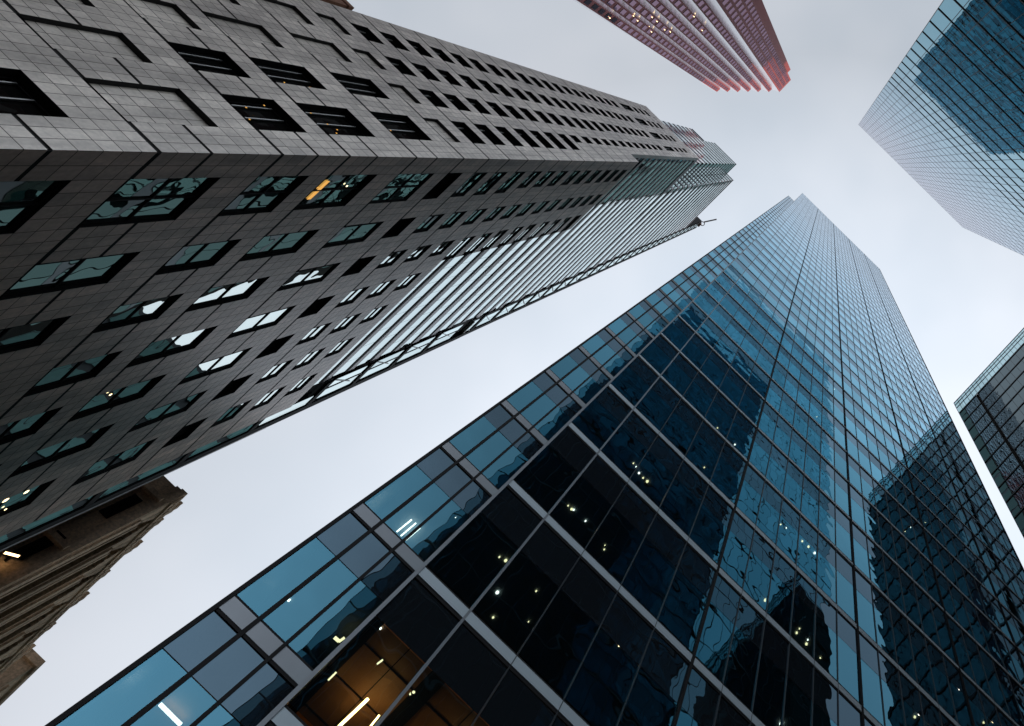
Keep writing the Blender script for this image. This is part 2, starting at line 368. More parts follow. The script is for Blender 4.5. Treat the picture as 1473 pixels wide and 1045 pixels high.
# windows
def dist(face, a, z):
    x, y, zz = face.p(a, z); return math.sqrt(x*x+y*y+zz*zz)
wl = []
for h in holesA: wl.append((FA, h, 0.30, 'dglass', 'A'))
for h in holesU: wl.append((FA, h, 0.30, 'dglass', 'A'))
for h in holesB: wl.append((FB, h, 0.13 if h[2] < 27 else 0.085, 'wglass', 'B'))
for h in holesB2: wl.append((FB, h, 0.085, 'wglass', 'B'))
for h in louvB: wl.append((FB, h, 0.28, 'louvre', 'L'))
def proj(x, y, z):
    c = [sum(RM[i][j]*(x, y, z)[j] for j in range(3)) for i in range(3)]
    return PX+F*c[0]/c[2], PY+F*c[1]/c[2]
def onscreen(w):
    f, (l, r, z0, z1) = w[0], w[1]
    x, y = proj(*f.p((l+r)/2, (z0+z1)/2)); return -60 < x < W+60 and -60 < y < H+60
wl.sort(key=lambda w: (not onscreen(w), dist(w[0], w[1][0], w[1][2])/math.sqrt((w[1][3]-w[1][2])*(w[1][1]-w[1][0]))))
def window_mesh(fr, pn, rl, w):
    f, (l, r, z0, z1), dep, mt, kind = w
    f.recess(fr, l, r, z0, z1, dep)
    fw = 0.05
    for (a0, a1, b0, b1) in ((l, l+fw, z0, z1), (r-fw, r, z0, z1), (l+fw, r-fw, z0, z0+fw), (l+fw, r-fw, z1-fw, z1)):
        f.box(fr, a0, a1, b0, b1, -dep, -dep+0.05)
    f.quad(pn, l+0.001, r-0.001, z0, z1, -dep, 0.003 if kind == 'B' else 0)
    if kind == 'B':
        n = 2 if (r-l) > 1.5 else 1
        tz = z0+(z1-z0)*0.5
        if n == 2 and z1-z0 > 1.5:
            f.box(fr, (l+r)/2-0.03, (l+r)/2+0.03, z0+fw, z1-fw, -dep, -dep+0.045)
            f.box(fr, l+fw, r-fw, tz-0.025, tz+0.025, -dep, -dep+0.04)
        else:
            f.box(fr, l+fw, r-fw, tz-0.02, tz+0.02, -dep, -dep+0.04)
            if r-l > 1.0:
                f.box(fr, l+0.14, l+0.17, z0+fw, z1-fw, -dep, -dep+0.03); f.box(fr, r-0.17, r-0.14, z0+fw, z1-fw, -dep, -dep+0.03)
    elif kind == 'A':
        hgt = z1-z0
        for k in ((0.14, 0.5, 0.9) if hgt > 1.5 else (0.13, 0.87)):
            c_ = l+(r-l)*k; f.box(rl, c_-0.02, c_+0.02, z0+fw, z1-fw, -dep+0.02, -dep+0.08)
    else:
        for k in range(7):
            zz = z0+(z1-z0)*(k+0.5)/7; f.box(rl, l, r, zz-0.02, zz+0.0, -dep, -dep+0.09)
frR, pnR, pnR2, rlR = MB(), MB(), MB(), MB()
nwin = 0
for w in wl:
    if nwin < 99:
        nwin += 1
        fr, pn, rl = MB(), MB(), MB(); window_mesh(fr, pn, rl, w)
        wo = fr.build('window', M['frame'], GT)
        pn.build('pane', M[w[3]], wo)
        if rl.f: rl.build('rail', M['sill'] if w[4] == 'A' else M['louvre'], wo)
    else:
        window_mesh(frR, pnR if w[3] == 'wglass' else pnR2, rlR, w)
rw = frR.build('window', M['frame'], GT); rw['kind'] = 'stuff'
for mb_, mt_ in ((pnR, M['wglass']), (pnR2, M['dglass']), (rlR, M['sill'])):
    if mb_.f: q_ = mb_.build('pane', mt_, rw); q_['kind'] = 'stuff'
# room lamps seen in the granite tower's windows
def gl_light(x, y, face, d=0.02, s=0.05, mtl='lampo'):
    c0 = [RM[0][j]*(x-PX)/F+RM[1][j]*(y-PY)/F+RM[2][j] for j in range(3)]
    k = (face.c-face.sgn*0.07)/c0[0 if face.ax == 'x' else 1]
    X, Y, Z = [q*k for q in c0]
    mb = MB(); a = Y if face.ax == 'x' else X
    face.box(mb, a-s, a+s, Z-s*0.8, Z+s*0.8, -0.075, -0.06)
    return mb.build('ceiling_light', M[mtl], GT)
for x, y in ((354, 155), (359, 172), (380, 152), (409, 119), (446, 126), (471, 179), (484, 192), (485, 187), (562, 188), (447, 163)): gl_light(x, y, FA, s=0.022, mtl='lampa')
for x, y, s in ((8, 720, 0.07), (38, 708, 0.06), (8, 733, 0.03), (159, 568, 0.035)): gl_light(x, y, FB, s=s, mtl='lampy')

def glow_bar(p, q, face, w, mtl):
    e_ = []
    for (x, y) in (p, q):
        c0 = [RM[0][j]*(x-PX)/F+RM[1][j]*(y-PY)/F+RM[2][j] for j in range(3)]
        k = (face.c-0.1)/c0[0]; e_.append([v_*k for v_ in c0])
    mb = MB(); mb.bar(e_[0], e_[1], 0.02, w); return mb.build('window_glow', M[mtl], GT)  # emissive bar stands in for the warm glow inside a window
glow_bar((444, 287), (472, 261), FB, 0.16, 'lampa'); glow_bar((447, 271), (458, 270), FB, 0.04, 'lampa'); gl_light(499, 268, FB, s=0.03, mtl='lampy')

# ribbed glass upper part
FR1, FR2 = Face('x', -12.5, 1), Face('x', -13.3, 1)
rbase = bases[12:-1]
while rbase[-1] < 147: rbase.append(rbase[-1]+(2.13 if rbase[-1] < 86 else 3.55))
sp, bl, gpan, psp, fins = MB(), MB(), MB(), MB(), MB()
rpanes = []
def ribbon(face, a0, a1, zb, hw=1.22, tot=2.13, glassin=0.03, pink=False):
    n = max(1, round((a1-a0)/1.25)); cuts = lin(a0, a1, n)
    for i in range(n):
        rpanes.append((face, cuts[i]+0.012, cuts[i+1]-0.012, zb+0.02, zb+hw, -glassin))
    s0 = zb+hw+(0.26 if tot < 3 else 0.75)
    face.box(psp if pink else sp, a0, a1, s0, zb+tot-0.02, -0.25, 0.0)
    face.quad(bl, a0, a1, zb-0.02, s0+0.02, -glassin-0.03)
    face.box(bl, a0, a1, zb+hw-0.02, s0, -glassin-0.02, 0.004)
for i, b in enumerate(rbase):
    nb = rbase[i+1] if i+1 < len(rbase) else b+3.55
    if b < 59:
        ribbon(FR1, 19.86, 30.3, b, min(1.25, nb-b-0.8), nb-b)
    else:
        if b < 88: ribbon(FR2, 12.06, 17.6, b, 1.22, nb-b)
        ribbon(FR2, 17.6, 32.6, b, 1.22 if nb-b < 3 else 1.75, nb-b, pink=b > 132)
sp.build('spandrel', M['rspandrel'], GT)
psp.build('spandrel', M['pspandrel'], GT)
bl.build('shadow_gap', M['frame'], GT)
# set back crown volume: side faces and the return towards -Y
FC1, FC2 = Face('x', -15.4, 1), Face('y', 17.6, -1)
FC3 = Face('y', 14.6, -1)
sp2, bl2, dkp = MB(), MB(), []
def ribbon2(face, a0, a1, zb, lst, hw=1.75, tot=3.55):
    n = max(1, round(abs(a1-a0)/1.25)); cuts = lin(min(a0, a1), max(a0, a1), n)
    for i in range(n): lst.append((face, cuts[i]+0.012, cuts[i+1]-0.012, zb+0.02, zb+hw, -0.03))
    face.box(sp2, a0, a1, zb+hw+0.8, zb+tot-0.03, -0.25, 0.0)
    face.quad(bl2, a0, a1, zb-0.02, zb+hw+0.81, -0.04)
z = 88.0
while z < 149:
    ribbon2(FC1, 14.6, 17.6, z, rpanes)
    ribbon2(FC2, -15.4, -13.3, z, dkp)
    ribbon2(FC3, -15.4, -22.3 if z > 137 else -25.9, z, rpanes)
    z += 3.55
sp2.build('spandrel', M['cspandrel'], GT)
bl2.box(-25.8, -13.45, 17.75, 30, 88, 151); bl2.box(-22.2, -15.55, 14.75, 30, 88, 151); bl2.box(-25.8, -15.55, 14.75, 30, 88, 139)
bl2.build('backing_wall', M['frame'], GT)
rf = MB(); rf.box(-22.3, -15.38, 14.58, 30, 151, 151.3); rf.box(-15.38, -13.28, 17.58, 30, 151.01, 151.31); rf.box(-25.9, -22.3, 14.58, 30, 139.2, 139.4)
rf.build('roof', M['gmetal'], GT)
def place_panes(lst, name, mt, parent, nmax=100, jit=0.003):
    lst = sorted(lst, key=lambda w: (not (lambda q: -40 < q[0] < W+40 and -40 < q[1] < H+40)(proj(*w[0].p((w[1]+w[2])/2, (w[3]+w[4])/2))), dist(w[0], w[1], w[3])/math.sqrt((w[4]-w[3])*(w[2]-w[1]))))
    rest = MB()
    for i, (f, a0, a1, z0, z1, d) in enumerate(lst):
        if i < nmax:
            mb = MB(); f.quad(mb, a0, a1, z0, z1, d, jit); mb.build(name, mt, parent)
        else: f.quad(rest, a0, a1, z0, z1, d, jit)
    if rest.f: r_ = rest.build(name, mt, parent); r_['kind'] = 'stuff'
place_panes(rpanes, 'ribbon_pane', M['rglass'], GT, 90, 0.0012)
place_panes(dkp, 'return_pane', M['rglass'], GT, 0, 0.0025)
# glazed end bay at the far corner: black floor edges, recess and pale corner posts
bayp, blk, wht = [], MB(), MB()
FE, FE2 = Face('x', -12.35, 1), Face('x', -13.22, 1)
zz = 3.0
while zz < 169:
    st = 3.95 if zz < 40 else 3.75
    if zz < 39:
        for k in range(2): bayp.append((FE, 31.42+k*0.6+0.01, 32.02+k*0.6-0.01, zz+0.35, zz+st-0.02, -0.02))
        FE.box(blk, 31.42, 32.72, zz-0.12, zz+0.25, -0.1, 0.03)
    elif zz < 57:
        for (c0, c1) in ((30.5, 31.2), (31.25, 32.3)): bayp.append((FE, c0, c1, zz+0.55, zz+st-0.3, -0.04))
        FE.box(blk, 30.45, 32.72, zz-0.12, zz+0.25, -0.1, 0.03)
        FE.box(blk, 30.3, 30.46, zz-0.3, zz+0.25, -0.2, -0.1)
        FE.box(wht, 31.21, 31.24, zz+0.4, zz+st-0.2, -0.3, 0.0)
        wht.bar((-12.36, 30.45, zz+0.4), (-12.36, 31.6, zz+st-0.9), 0.04)
    elif zz > 60:
        for (c0, c1) in ((33.0, 33.7), (33.75, 34.5)): bayp.append((FE2, c0, c1, zz+0.7, zz+st-0.4, -0.04))
        FE2.box(blk, 32.6, 34.98, zz-0.15, zz+0.3, -0.06, 0.03)
        FE2.box(blk, 32.5, 32.9, zz+0.3, zz+2.0, -0.06, 0.02)
        wht.bar((-13.2, 32.95, zz+0.6), (-13.2, 34.4, zz+st-0.5), 0.05)
    zz += st
FE.box(blk, 32.3, 32.78, -ZO, 59.6, -0.6, 0.04)
FE2.box(blk, 34.6, 35.05, 59.7, 171, -0.5, 0.04)
FE.quad(blk, 30.3, 32.4, 39, 59.6, -0.3)
FE.quad(blk, 31.4, 32.4, -ZO, 40, -0.3)
FE2.quad(blk, 32.6, 34.7, 59.6, 170.9, -0.07)
blk.box(-23, -12.9, 31.5, 32.7, -ZO, 59.5); blk.box(-23, -13.4, 30.1, 32.65, 59.61, 151); blk.box(-23, -13.4, 32.66, 34.95, 59.6, 170.8)
blk.build('end_bay_frame', M['frame'], GT)
FE.box(wht, 32.68, 32.8, -ZO, 40, -0.2, 0.05)
wht.build('end_bay_trim', M['rspandrel'], GT)
place_panes(bayp, 'end_bay_pane', M['wglass'], GT, 0, 0.002)

# roof davit on the far corner
dv = thing('roof_davit', 'small davit with pale arm overhanging the far roof corner of the granite tower', 'davit', (-13.3, 33.6, 171+ZO))
d1 = MB(); d1.box(-13.7, -12.9, 33.4, 34.4, 171, 171.9); d1.box(-13.4, -13.1, 33.8, 34.1, 171.9, 173.4); d1.build('base', M['brick'], dv)
d2 = MB(); d2.bar((-13.0, 33.0, 173.4), (-11.2, 30.3, 173.6), 0.35, 0.35); d2.build('arm', M['rspandrel'], dv)
d3 = MB()
for k in range(12):
    a_, b_ = k/12*2*math.pi, (k+1)/12*2*math.pi
    d3.bar((-12.9+0.5*math.cos(a_), 33.4+0.5*math.sin(a_), 172.6), (-12.9+0.5*math.cos(b_), 33.4+0.5*math.sin(b_), 172.6), 0.18)
d3.build('turntable_ring', M['brick'], dv)

# =================================================================== CENTRAL BLUE TOWER
BT = thing('glass_tower', 'blue glass tower with pale steel floor bands and notched top, filling the centre', 'office tower', (22, 25, 0))
Y1 = 16.6
FM = Face('y', Y1, -1)
zb = [4.8, 10.2, 15.6, 20.6, 25.95, 31.5, 36.9, 42.4, 47.75, 53.2]
while zb[-1] < 284: zb.append(zb[-1]+5.41)
YS = 21.25; FMS = Face('y', YS, -1)
SOF = 0.5          # the set back strip's floor lines sit this much higher
SX = [-3.66, -2.60, -1.54, -0.30]
MX = [-0.27]+lin(-0.27, 9.2, 5)[1:]
for k in range(4): MX += lin(9.2+k*9.2, 9.2+(k+1)*9.2, 6)[1:]
MXE = MX[-1]
vis, gry, vis2 = [], [], []
for i in range(len(zb)-1):
    z0, z1 = zb[i], zb[i+1]
    if z0 > 285: break
    zt = z0+(z1-z0)*0.58
    hi = z1-(0.44 if z1 < 78 else 0.26)
    xs = MX
    for a, b in zip(xs, xs[1:]):
        vis.append((FM, a+0.03, b-0.03, z0+0.14, zt, 0.0)); gry.append((FM, a+0.03, b-0.03, zt+0.03, hi-0.04, 0.0))
    for a, b in (zip(SX, SX[1:]) if z1 < 284 else ()):
        vis.append((FMS, a+0.03, b-0.03, z0+SOF+0.06, zt+SOF, 0.02)); gry.append((FMS, a+0.03, b-0.03, zt+SOF+0.03, min(282, z1+SOF-0.62), 0.02))
place_panes(vis, 'glass_pane', M['mglass'], BT, 100, 0.006)
place_panes(gry, 'spandrel_pane', M['mgrey'], BT, 60, 0.006)
for i, z1 in enumerate(zb):
    if z1 > 286: continue
    big = z1 < 78
    mb = MB()
    FM.box(mb, -0.24, MXE, z1-(0.36 if z1 < 40 else 0.26) if big else z1-0.20, z1-0.02 if big else z1-0.08, -0.1, 0.045 if big else 0.02)
    mb.build('floor_band', M['metal'] if big else M['dmetal'], BT)
    if z1 < 282:
        mb = MB(); FMS.box(mb, -3.63, -0.3, z1+SOF-0.52, z1+SOF-0.02, -0.1, 0.06); mb.build('floor_band', M['gmetal'] if z1 < 60 else M['dmetal'], BT)
gaps = MB()
for z1 in zb:
    if z1 > 286: continue
    big = z1 < 78
    FM.box(gaps, -0.26, MXE, z1-0.47 if big else z1-0.30, z1-(0.365 if z1 < 40 else 0.265) if big else z1-0.205, -0.1, 0.025)
    if big: FM.box(gaps, -0.26, MXE, z1-0.015, z1+0.05, -0.1, 0.03)
    if z1 < 282: FMS.box(gaps, -3.65, -0.3, z1+SOF-0.62, z1+SOF-0.525, -0.1, 0.05); FMS.box(gaps, -3.65, -0.3, z1+SOF-0.015, z1+SOF+0.06, -0.1, 0.05)
gaps.build('shadow_gap', M['frame'], BT)
for i, x in enumerate(MX):
    strong = i == 0 or (i >= 5 and (i-5) % 6 == 0)
    mb = MB(); w = 0.055 if strong else (0.04 if i == 1 else 0.016)
    FM.box(mb, x-w, x+w, -ZO, 285.5, -0.12, 0.09 if strong else 0.05)
    mb.build('mullion', M['gmetal'] if i in (0, 1) else (M['frame'] if strong else M['dmetal']), BT)
for x, w in ((SX[0], 0.065), (SX[1], 0.065), (SX[2], 0.055)):
    mb = MB(); FMS.box(mb, x-w, x+w, -ZO, 282, -0.12, 0.1); mb.build('mullion', M['frame'], BT)
# body behind the glass
core = MB(); core.box(0.7, 45.8, 22.5, 31.9, -ZO, 285); core.box(-3.5, 0.65, 27.5, 31.9, -ZO, 281.8); core.box(0.0, 45.8, 17.0, 22.45, 140, 285.1)
core.box(-3.5, 0.65, 21.6, 27.45, 140, 281.7); core.box(-0.2, 46.1, 16.8, 21.2, 285.15, 285.5); core.box(-3.6, 46.1, 21.3, 31.9, 281.9, 282.3)
core.build('core', M['room'], BT)
slabs = [z for z in zb if z < 138]
for z1 in slabs:
    mb = MB(); mb.box(-0.2, 45.9, Y1+0.14, 22.4, z1-0.5, z1-0.05); mb.box(-3.55, 0.6, YS+0.14, 27.4, z1+SOF-0.64, z1+SOF-0.1)
    mb.build('floor_slab', M['wood'] if abs(z1-20.6) < 0.1 else M['ceiling'], BT)
cj = MB()
for k in range(12): cj.box(-0.15+k*1.25, -0.12+k*1.25, Y1+0.2, 22.3, 20.07, 20.095)
for k in range(5): cj.box(-0.2, 15, 17.6+k*1.1, 17.63+k*1.1, 20.07, 20.094)
cj.box(2.0, 2.5, 17.2, 20.5, 20.05, 20.096); cj.box(-0.1, 0.1, 17.0, 22.0, 20.04, 20.096)
cj.build('ceiling_joints', M['frame'], BT)
# side and back skins
FS, FS2, FS3 = Face('x', -3.72, -1), Face('x', 46.25, 1), Face('x', -0.33, -1)
sg = MB(); sb = MB()
for i in range(len(zb)-1):
    for a, b in zip(lin(YS+0.05, 31.0, 8), lin(YS+0.05, 31.0, 8)[1:]):
        FS.quad(sg, a+0.03, b-0.03, zb[i]+0.56, zb[i]+3.3, 0.0, 0.004); FS.quad(sg, a+0.03, b-0.03, zb[i]+3.36, min(281.8, max(zb[i]+3.5, zb[i+1]-0.06)), 0.0, 0.004)
    if zb[i+1] < 282: FS.box(sb, YS+0.1, 31.0, zb[i+1]-0.04, zb[i+1]+0.48, -0.1, 0.02)
    for a, b in zip(lin(Y1+0.1, YS-0.1, 3), lin(Y1+0.1, YS-0.1, 3)[1:]):
        FS3.quad(sg, a+0.03, b-0.03, zb[i]+0.06, zb[i+1]-0.5, 0.0, 0.004)
    for a, b in zip(lin(Y1+0.05, 31.0, 8), lin(Y1+0.05, 31.0, 8)[1:]):
        FS2.quad(sg, a+0.03, b-0.03, zb[i]+0.06, zb[i+1]-0.46, 0.0, 0.004)
FS.box(sb, YS+0.1, 31.0, -ZO, 281.8, -0.2, -0.04); FS2.box(sb, Y1+0.1, 31.0, -ZO, 285, -0.2, -0.04); FS3.box(sb, Y1+0.1, YS-0.1, -ZO, 285, -0.1, -0.03)
sg.build('side_glazing', M['msideg'], BT); sb.build('side_frame', M['gmetal'], BT)
# lamps in the rooms behind the glass
def px_on_ceiling(x, y, z):
    c0 = [RM[0][j]*(x-PX)/F+RM[1][j]*(y-PY)/F+RM[2][j] for j in range(3)]
    k = z/c0[2]; return c0[0]*k, c0[1]*k
def bar_light(p, q, z, mt, w=0.05):
    a = px_on_ceiling(*p, z); b = px_on_ceiling(*q, z)
    mb = MB(); mb.bar((a[0], a[1], z), (b[0], b[1], z), w, 0.05); return mb.build('ceiling_light', M[mt], BT)
bar_light((230, 1013), (260, 1043), 20.3, 'lampw', 0.07)
bar_light((571, 765), (592, 748), 31.2, 'lampw', 0.065); bar_light((577, 771), (598, 753), 31.2, 'lampw', 0.065); bar_light((584, 777), (604, 760), 31.2, 'lampw', 0.065)
bar_light((529, 1006), (488, 1045), 19.55, 'lampo', 0.08); bar_light((545, 1030), (533, 1045), 19.55, 'lampo', 0.05)
bar_light((640, 1100), (600, 1140), 19.55, 'lampo', 0.08); bar_light((760, 1160), (720, 1200), 19.55, 'lampo', 0.08)  # unseen bars added beyond the view to warm the wood ceiling
bar_light((473, 978), (483, 968), 19.8, 'lampy', 0.05); bar_light((543, 955), (550, 950), 19.8, 'lampy', 0.04)
bar_light((481, 917), (488, 923), 25.3, 'lampy', 0.08); bar_light((488, 923), (495, 918), 25.3, 'lampy', 0.08)
spots = [(415, 864, 1.2), (606, 842, 1.2), (612, 841, .7), (660, 885, 1.3), (727, 807, 1.3), (718, 802, .7), (715, 853, 1.4), (771, 851, .7), (709, 889, .9), (825, 734, .9), (817, 728, .7), (822, 733, 1.2),
  (842, 750, .8), (875, 545, 1.2), (872, 552, 1.4), (919, 681, 1.1), (925, 688, 1.0), (931, 693, 1.5), (915, 672, .8), (911, 667, .8), (1045, 748, .9), (1049, 744, 1.1), (1055, 741, 1.5), (1057, 745, 1.2),
  (915, 747, .9), (961, 789, .8), (1013, 673, .8), (1057, 640, .9), (1032, 616, .8), (1090, 701, .9), (1107, 700, .7), (1101, 864, 1.7), (1123, 755, .9), (1131, 760, .7), (1154, 779, 1.1), (1163, 787, 1.3), (1172, 796, 1.4),
  (1146, 911, 1.2), (1150, 905, .8), (1162, 921, .8), (1160, 927, 1.4), (1180, 947, .8), (1124, 1042, 2.0), (1331, 1004, 1.0), (1326, 1016, .7), (1352, 1021, 1.2), (1336, 1039, 1.6), (1316, 1032, 1.4), (1322, 1028, 1.2), (1415, 1040, 1.2),
  (1428, 1039, 1.2), (1380, 992, .8), (595, 996, 1.2), (590, 999, .8), (547, 905, .8), (760, 895, .5), (869, 791, .7), (1246, 730, .8), (1290, 770, .6), (1302, 765, .7), (1310, 759, .7), (1331, 752, .7), (850, 823, .6), (655, 745, .4), (870, 785, .5), (890, 930, .6), (1200, 560, .6), (1175, 600, .6)]
for i, (x, y, s) in enumerate(spots):
    c0 = [RM[0][j]*(x-PX)/F+RM[1][j]*(y-PY)/F+RM[2][j] for j in range(3)]
    zg = c0[2]*Y1/c0[1]
    zc = next((z-0.56 for z in zb if z-0.56 > zg*1.005), 130)
    if c0[0]/c0[1]*Y1 < -0.3: zg = c0[2]*YS/c0[1]; zc = next((z-0.2 for z in zb if z-0.2 > zg*1.005), 130)
    X, Yp = px_on_ceiling(x, y, zc)
    if zg*c0[1]/c0[2] < 17 and Yp > 22.2: zc = zg*1.25; X, Yp = px_on_ceiling(x, y, zc)
    r = s*0.036*math.sqrt(zc/20)
    mb = MB()
    for k in range(8):
        pass
    mb.poly([(X+r*math.cos(k*math.pi/4), Yp+r*math.sin(k*math.pi/4), zc) for k in range(8)])
    mb.poly([(X+r*math.cos(k*math.pi/4), Yp+r*math.sin(k*math.pi/4), zc+0.03) for k in range(8)])
    mb.build('ceiling_light', M['lampy'] if i % 3 else M['lampw'], BT)

# low block behind the blue tower, mirrored in the granite tower's windows
LB = thing('low_office_block', 'low teal glazed block behind the blue tower, mirrored in the granite tower windows', 'office block', (15, 60, 0))
lw = MB(); FL = Face('y', 60, -1)
lr = MB(); lr.box(-9.3, 40, 60.1, 80, -ZO, 73); lr.build('wall', M['gmetal'], LB)
for i in range(18):
    for k in range(24):
        FL.quad(lw, -9.3+k*2.05, -9.3+k*2.05+1.95, i*4.05+0.4, i*4.05+3.5, 0.0, 0.012)
lw.build('glazing', M['lowglass'], LB)

# =================================================================== UPPER RIGHT TEAL TOWER
UT = thing('glass_tower', 'pale teal glass tower with heavy dark floor lines in the top right corner', 'office tower', (24, -27, 0))
FU = Face('y', -17.8, 1)
UX = [-3.2]+[-1.42+1.835*k for k in range(28)]
UX = [x for x in UX if x < 49.6]+[49.9]
up = []
ubz = [239.0-5.37*k for k in range(45)]
for zt_ in ubz:
    if zt_ < 2: continue
    for a, b in zip(UX, UX[1:]): up.append((FU, a+0.02, b-0.02, zt_-5.3, zt_-0.03, 0.0))
place_panes(up, 'glass_pane', M['uglass'], UT, 100, 0.0025)
for z1 in ubz:
    if z1 < 4: continue
    mb = MB(); FU.box(mb, -3.22, 49.92, z1-(0.15 if z1 < 120 else 0.11), z1+0.0, -0.1, 0.08 if z1 < 120 else 0.03); mb.build('floor_fin', M['fin' if z1 < 90 else 'frame'], UT)
for x in UX:
    mb = MB(); FU.box(mb, x-0.035, x+0.035, -ZO, 239, -0.1, 0.02); mb.build('mullion', M['dmetal'], UT)
ub_ = MB(); ub_.box(-3.1, 49.8, -17.95, -38, -ZO, 238.9); ub_.build('body', M['room'], UT)
ur_ = MB(); ur_.box(-3.2, 49.9, -17.82, -38.1, 238.9, 239.2); ur_.build('roof', M['gmetal'], UT)
us = MB(); FUS, FUS2 = Face('x', -3.2, -1), Face('x', 49.9, 1)
for z1 in ubz:
    for a, b in zip(lin(-38, -17.9, 10), lin(-38, -17.9, 10)[1:]):
        FUS.quad(us, a+0.03, b-0.03, z1-5.2, z1-0.1, 0.0, 0.005); FUS2.quad(us, a+0.03, b-0.03, z1-5.2, z1-0.1, 0.0, 0.005)
us.build('side_glazing', M['uglass'], UT)

# =================================================================== RIGHT GREY TOWER
RT = thing('glass_tower', 'dark grey glass tower with glazed see-through parapet, right of the blue tower', 'office tower', (58, 4, 0))
FX = Face('x', 51.4, -1)
RY = [11.9+1.566*k for k in range(4)]; RYL = [11.35-1.5*k for k in range(14)]
rp = []
rbz = [129.3-4.25*k for k in range(31)]
for z1 in rbz:
    if z1 < 3: continue
    for a, b in zip(RY, RY[1:]): rp.append((FX, a+0.02, b-0.02, z1-4.0, z1-0.08, 0.0))
    for b, a in zip(RYL, RYL[1:]): rp.append((FX, a+0.02, b-0.02, z1-4.0, z1-0.08, 0.0))
place_panes(rp, 'glass_pane', M['xglass'], RT, 100, 0.006)
for z1 in rbz:
    if z1 < 3: continue
    mb = MB(); FX.box(mb, 11.86, 16.6, z1-0.2, z1+0.02, -0.1, 0.12); FX.box(mb, -8.42, 11.38, z1-0.2, z1+0.02, -0.1, 0.12); mb.build('floor_fin', M['dmetal'], RT)
mb = MB()
for y in RY+RYL: FX.box(mb, y-0.03, y+0.03, -ZO, 129.2, -0.1, 0.04)
mb.build('mullion_grid', M['dmetal'], RT)
mb = MB(); mb.box(51.55, 66, 11.9, 16.5, -ZO, 129.2); mb.box(51.56, 66, -8.4, 11.35, -ZO, 129.21); mb.box(51.8, 66, 11.3, 11.95, -ZO, 129.0); mb.build('body', M['room'], RT)
mb = MB(); mb.box(51.5, 66, -8.4, 16.5, 129.3, 129.5); mb.build('roof', M['gmetal'], RT)
cp = []
for b, a in zip([16.6-1.04*k for k in range(25)], [16.6-1.04*k for k in range(25)][1:]):
    cp.append((FX, a+0.02, b-0.02, 129.7, 132.0, 0.0)); cp.append((FX, a+0.02, b-0.02, 132.15, 134.7, 0.0))
place_panes(cp, 'parapet_pane', M['crown'], RT, 60, 0.003)
mb = MB()
for k in range(25): FX.box(mb, 16.6-1.04*k-0.035, 16.6-1.04*k+0.035, 129.5, 134.9, -0.08, 0.05)
for zq in (129.55, 132.07, 134.85, 133.6): FX.box(mb, -8.4, 16.62, zq-0.07, zq+0.07, -0.07, 0.06)
mb.build('parapet_frame', M['dmetal'], RT)
mb = MB(); FXS = Face('y', 16.6, 1)
for z1 in rbz:
    for k in range(9): FXS.quad(mb, 51.45+1.6*k, 51.45+1.6*k+1.52, z1-4.0, z1-0.1, 0.0, 0.004)
mb.build('side_glazing', M['xglass'], RT)

# =================================================================== RED GRANITE TOWER
PT = thing('red_granite_tower', 'red granite tower with a saw-toothed corner and sunlit top, at the top edge', 'office tower', (-50, 0, 0))
plan = [(-55.7, 11.5), (-54.7, 11.0), (-54.6, 9.2), (-51.6, 8.0), (-51.6, 6.3), (-48.6, 5.1), (-48.6, 3.4), (-45.7, 2.1), (-45.6, 0.4), (-42.7, -0.8), (-42.6, -2.6), (-39.6, -3.9), (-39.5, -5.7), (-36.5, -7.0), (-36.7, -14.0), (-70, -14.6), (-70, 11.5)]
HT = 275.0
w_ = MB()
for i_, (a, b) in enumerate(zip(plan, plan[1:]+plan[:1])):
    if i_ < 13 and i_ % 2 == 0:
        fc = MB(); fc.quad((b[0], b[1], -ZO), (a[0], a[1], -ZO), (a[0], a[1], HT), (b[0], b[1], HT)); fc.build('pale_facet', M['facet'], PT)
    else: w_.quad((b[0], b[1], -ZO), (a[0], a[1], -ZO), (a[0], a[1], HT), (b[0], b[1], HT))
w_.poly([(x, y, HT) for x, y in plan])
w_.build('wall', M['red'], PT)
w2_ = MB(); w2_.box(-60, -39.5, -16.8, -14.2, -ZO, 273); w2_.build('rear_wing', M['red'], PT)
wins = []
def strip_win(p, q, ncol, inset=0.2):
    p, q = Vector((p[0], p[1])), Vector((q[0], q[1])); L = (q-p).length; d = (q-p)/L; nrm = Vector((-d.y, d.x))
    if nrm.dot(Vector((1, 0))) < 0: nrm = -nrm
    cw = (L-inset)/ncol
    z = 30.0
    while z < 270:
        for c in range(ncol):
            a = p+d*(inset/2+cw*c+cw*0.14); b = p+d*(inset/2+cw*c+cw*0.86)
            wins.append((a, b, nrm, z, z+2.15))
        z += 3.85
for i in range(1, 13, 2): strip_win(plan[i], plan[i+1], 1)
strip_win(plan[13], plan[14], 3, 0.8)
wins.sort(key=lambda w: w[3] if 0 < proj(w[0].x, w[0].y, w[3])[1] else 999)
rest = MB(); rest2 = MB()
for i, (a, b, n_, z0, z1) in enumerate(wins):
    k = 0.03; A, B = a+n_*k, b+n_*k
    mb = MB() if i < 100 else rest2
    mb.quad((A.x, A.y, z0), (B.x, B.y, z0), (B.x, B.y, z1), (A.x, A.y, z1))
    if i < 100: mb.build('window', M['redwin'], PT)
    # dark sill recess under each window
    rest.quad((a.x+n_.x*0.015, a.y+n_.y*0.015, z0-0.25), (b.x+n_.x*0.015, b.y+n_.y*0.015, z0-0.25), (b.x+n_.x*0.015, b.y+n_.y*0.015, z0-0.02), (a.x+n_.x*0.015, a.y+n_.y*0.015, z0-0.02))
r_ = rest2.build('window', M['redwin'], PT); r_['kind'] = 'stuff'
r_ = rest.build('sill_line', M['frame'], PT); r_['kind'] = 'stuff'
